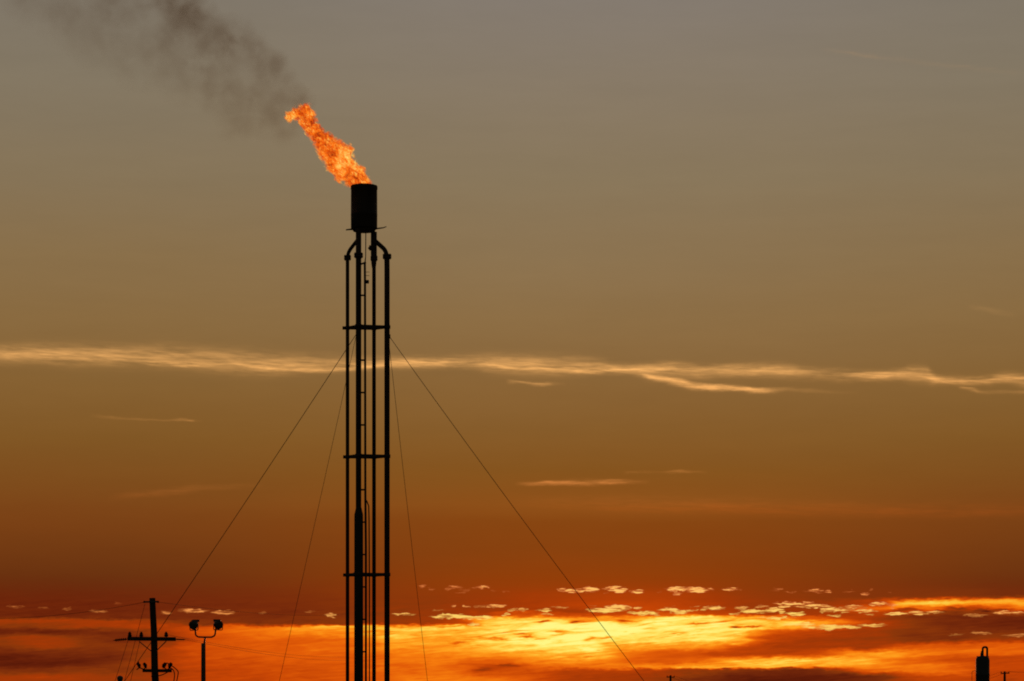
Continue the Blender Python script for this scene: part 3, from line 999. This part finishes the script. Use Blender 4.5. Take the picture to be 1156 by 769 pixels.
# ------------------------------------------------------------------ floodlight post
DL = 170.0
ll = lambda px, py, dy=0.0: at(px, py, DL) + Vector((0, dy, 0))
post = thing("floodlight_post", Vector((ll(229.6, 900).x, DL, 0)), "slim post carrying two round floodlights on a forked arm beside the wooden pole", "lamp post")
bm = B()
add_tube(bm, [Vector((ll(229.6, 900).x, DL, .1)), ll(229.6, 728), ll(229.6, 726.4)], [.17, .128, .12], 16)
add_lathe(bm, (ll(229.6, 900).x, DL, 0), [(.34, .02), (.34, .06), (.2, .08), (.18, .4)], 16)
part("post_shaft", bm, M["galv"], post)
bm = B()
add_tube(bm, [ll(230.4, 728), ll(231.0, 724), ll(231.6, 718.6)], [.075, .058, .05], 10)
part("post_head", bm, M["galv"], post)
bm = B()
add_tube(bm, elbow([ll(220.4, 709.5), ll(220.8, 717.0), ll(223.5, 719.2), ll(231.5, 719.4), ll(239.5, 719.4), ll(242.6, 717.4), ll(243.7, 709.5)], .18, 5), .05, 10)
part("forked_arm", bm, M["galv"], post)
for px, py, s in ((219.0, 705.2, -1), (246.2, 704.9, 1)):
    ax = Vector((s * .35, -.75, -.42)).normalized()
    c = ll(px, py)
    bm = B()
    add_lathe(bm, c - ax * .22, [(.10, -.03), (.16, 0), (.215, .07), (.245, .16), (.255, .27), (.262, .32), (.275, .325), (.275, .36), (.255, .365)], 24, ax)
    for k in range(5):
        add_bar(bm, c - ax * .26 + Vector((-.14 + .07 * k, 0, .05)), c - ax * .26 + Vector((-.14 + .07 * k, 0, .19)), .02, .12)
    h = part("floodlight", bm, M["lamp"], post)
    bm = B()
    add_lathe(bm, c + ax * .147, [(.24, 0), (.24, .012), (.18, .03), (.05, .04)], 24, ax)
    part("lens", bm, glass, h)
    bm = B()
    side = ax.cross(Vector((0, 0, 1))).normalized()
    add_tube(bm, elbow([c + side * .275 + Vector((0, 0, .02)), c + side * .275 - Vector((0, 0, .33)), c - side * .275 - Vector((0, 0, .33)), c - side * .275 + Vector((0, 0, .02))], .08, 4), .026, 8)
    part("yoke", bm, M["galv"], h)
    bm = B()
    add_box(bm, c + Vector((0, .05, .215)), (.3, .26, .09), None, .02)
    part("ballast_cap", bm, M["lamp"], h)

# ------------------------------------------------------------------ process column, far right
DC = 400.0
X = mpp(DC)
cc = lambda px, py, dy=0.0: at(px, py, DC) + Vector((0, dy, 0))
colm = thing("process_column", Vector((cc(1109.3, 900).x, DC, 0)), "dark round process column with a looped vent pipe on top at the right edge", "process column")
bm = B()
rb = 7.75 * X
zc = lambda py: cc(0, py).z
add_lathe(bm, (cc(1109.3, 0).x, DC, 0), [(rb * 1.1, .2), (rb * 1.1, 1.2), (rb, 1.25), (rb, zc(763)), (rb * 1.03, zc(762.6)), (rb * 1.03, zc(761.4)), (rb, zc(761)), (rb, zc(745.5)), (rb * .96, zc(743.6)), (rb * .86, zc(742.2)), (rb * .62, zc(741.0)), (rb * .3, zc(740.4))], 40)
part("vessel", bm, M["vessel"], colm)
bm = B()
add_tube(bm, elbow([cc(1109.4, 742), cc(1109.4, 730.8), cc(1114.4, 730.6), cc(1114.4, 743)], 2.4 * X * .9, 8), 1.25 * X, 12)
part("vent_loop", bm, M["vessel"], colm)
bm = B()
add_lathe(bm, cc(1108.6, 742), [(1.9 * X, 0), (1.9 * X, 4.2 * X), (1.4 * X, 5 * X), (1.4 * X, 6.6 * X), (.9 * X, 7 * X)], 16)
part("relief_valve", bm, M["vessel"], colm)
bm = B()
add_lathe(bm, cc(1104.2, 744), [(1.3 * X, 0), (1.3 * X, 2.2 * X), (1.9 * X, 2.3 * X), (1.9 * X, 2.9 * X), (1.2 * X, 3.1 * X)], 14)
part("nozzle", bm, M["vessel"], colm)
bm = B()
add_lathe(bm, cc(1114.6, 744), [(1.4 * X, 0), (1.4 * X, 2.2 * X), (1.9 * X, 2.3 * X), (1.9 * X, 2.9 * X), (1.2 * X, 3.1 * X)], 14)
part("nozzle", bm, M["vessel"], colm)
bm = B()
add_tube(bm, elbow([cc(1103, 757.5), cc(1097.2, 757.5), Vector((cc(1097.2, 0).x, DC, .2))], .4, 4), .032, 10)
part("drain_pipe", bm, M["vessel"], colm)


# ------------------------------------------------------------------ far poles and their wires
def far_pole(px, py, d, armw, label, yaw=0.0):
    p = lambda a, b, dy=0.0: at(a, b, d) + Vector((0, dy, 0))
    k = mpp(d)
    t = thing("utility_pole", Vector((p(px, 900).x, d, 0)), label, "utility pole", "utility poles")
    bm = B()
    add_tube(bm, [Vector((p(px, 900).x, d, -.4)), p(px, py + 8), p(px, py)], [.2, .13, .11], 12)
    part("pole_shaft", bm, M["wood"], t)
    bm = B()
    za = py + 2.2
    add_bar(bm, p(px - armw, za, -.2), p(px + armw, za, -.2), .1, .1)
    arm = part("crossarm", bm, M["wood"], t)
    tops = []
    for s in (-1, 1):
        c = p(px + s * armw * .86, za, -.2)
        bm = B()
        add_lathe(bm, c, [(.02, .03), (.05, .06), (.055, .1), (.03, .12), (.045, .16), (.02, .18)], 12)
        part("insulator", bm, M["ceramic"], arm)
        tops.append(c + Vector((0, 0, .17)))
    return tops


ta = far_pole(1134.2, 758.0, 300.0, 5.0, "distant dark pole with a short crossarm right of the process column")
tb = far_pole(757.0, 762.4, 330.0, 4.6, "distant dark pole with a crossarm below the bright glow")
FW = "distant wires strung between the far poles"
for i, w in enumerate(("nearer the column", "farther right")):
    line(ta[i], at(1420, 752 + i * 4, 280), .35, "distant wire running right from the far pole, " + w, .012, FW)
    line(tb[i], ta[i], 3.6, "distant sagging wire below the glow, on the " + ("left" if i == 0 else "right") + " insulators", .012, FW)

# ------------------------------------------------------------------ camera and render
cam = bpy.data.cameras.new("camera")
cam.sensor_width = 36
cam.lens = 18 / math.tan(R(10))
cam.shift_y = (HZ - H0 / 2) / W0
cam.clip_end = 30000
co = bpy.data.objects.new("camera", cam)
COL.objects.link(co)
co.location = (0, 0, EYE)
co.rotation_euler = (R(90), 0, 0)
S.camera = co

S.render.engine = "CYCLES"
S.view_settings.view_transform = "Standard"
S.view_settings.look = "None"
S.view_settings.exposure = 0
S.view_settings.gamma = 1
S.view_settings.use_curve_mapping = False
S.cycles.max_bounces = 4
S.cycles.volume_bounces = 0
S.cycles.volume_max_steps = 512
S.cycles.use_denoising = False
S.cycles.filter_width = 1.9
S.render.resolution_x, S.render.resolution_y = 1024, 681
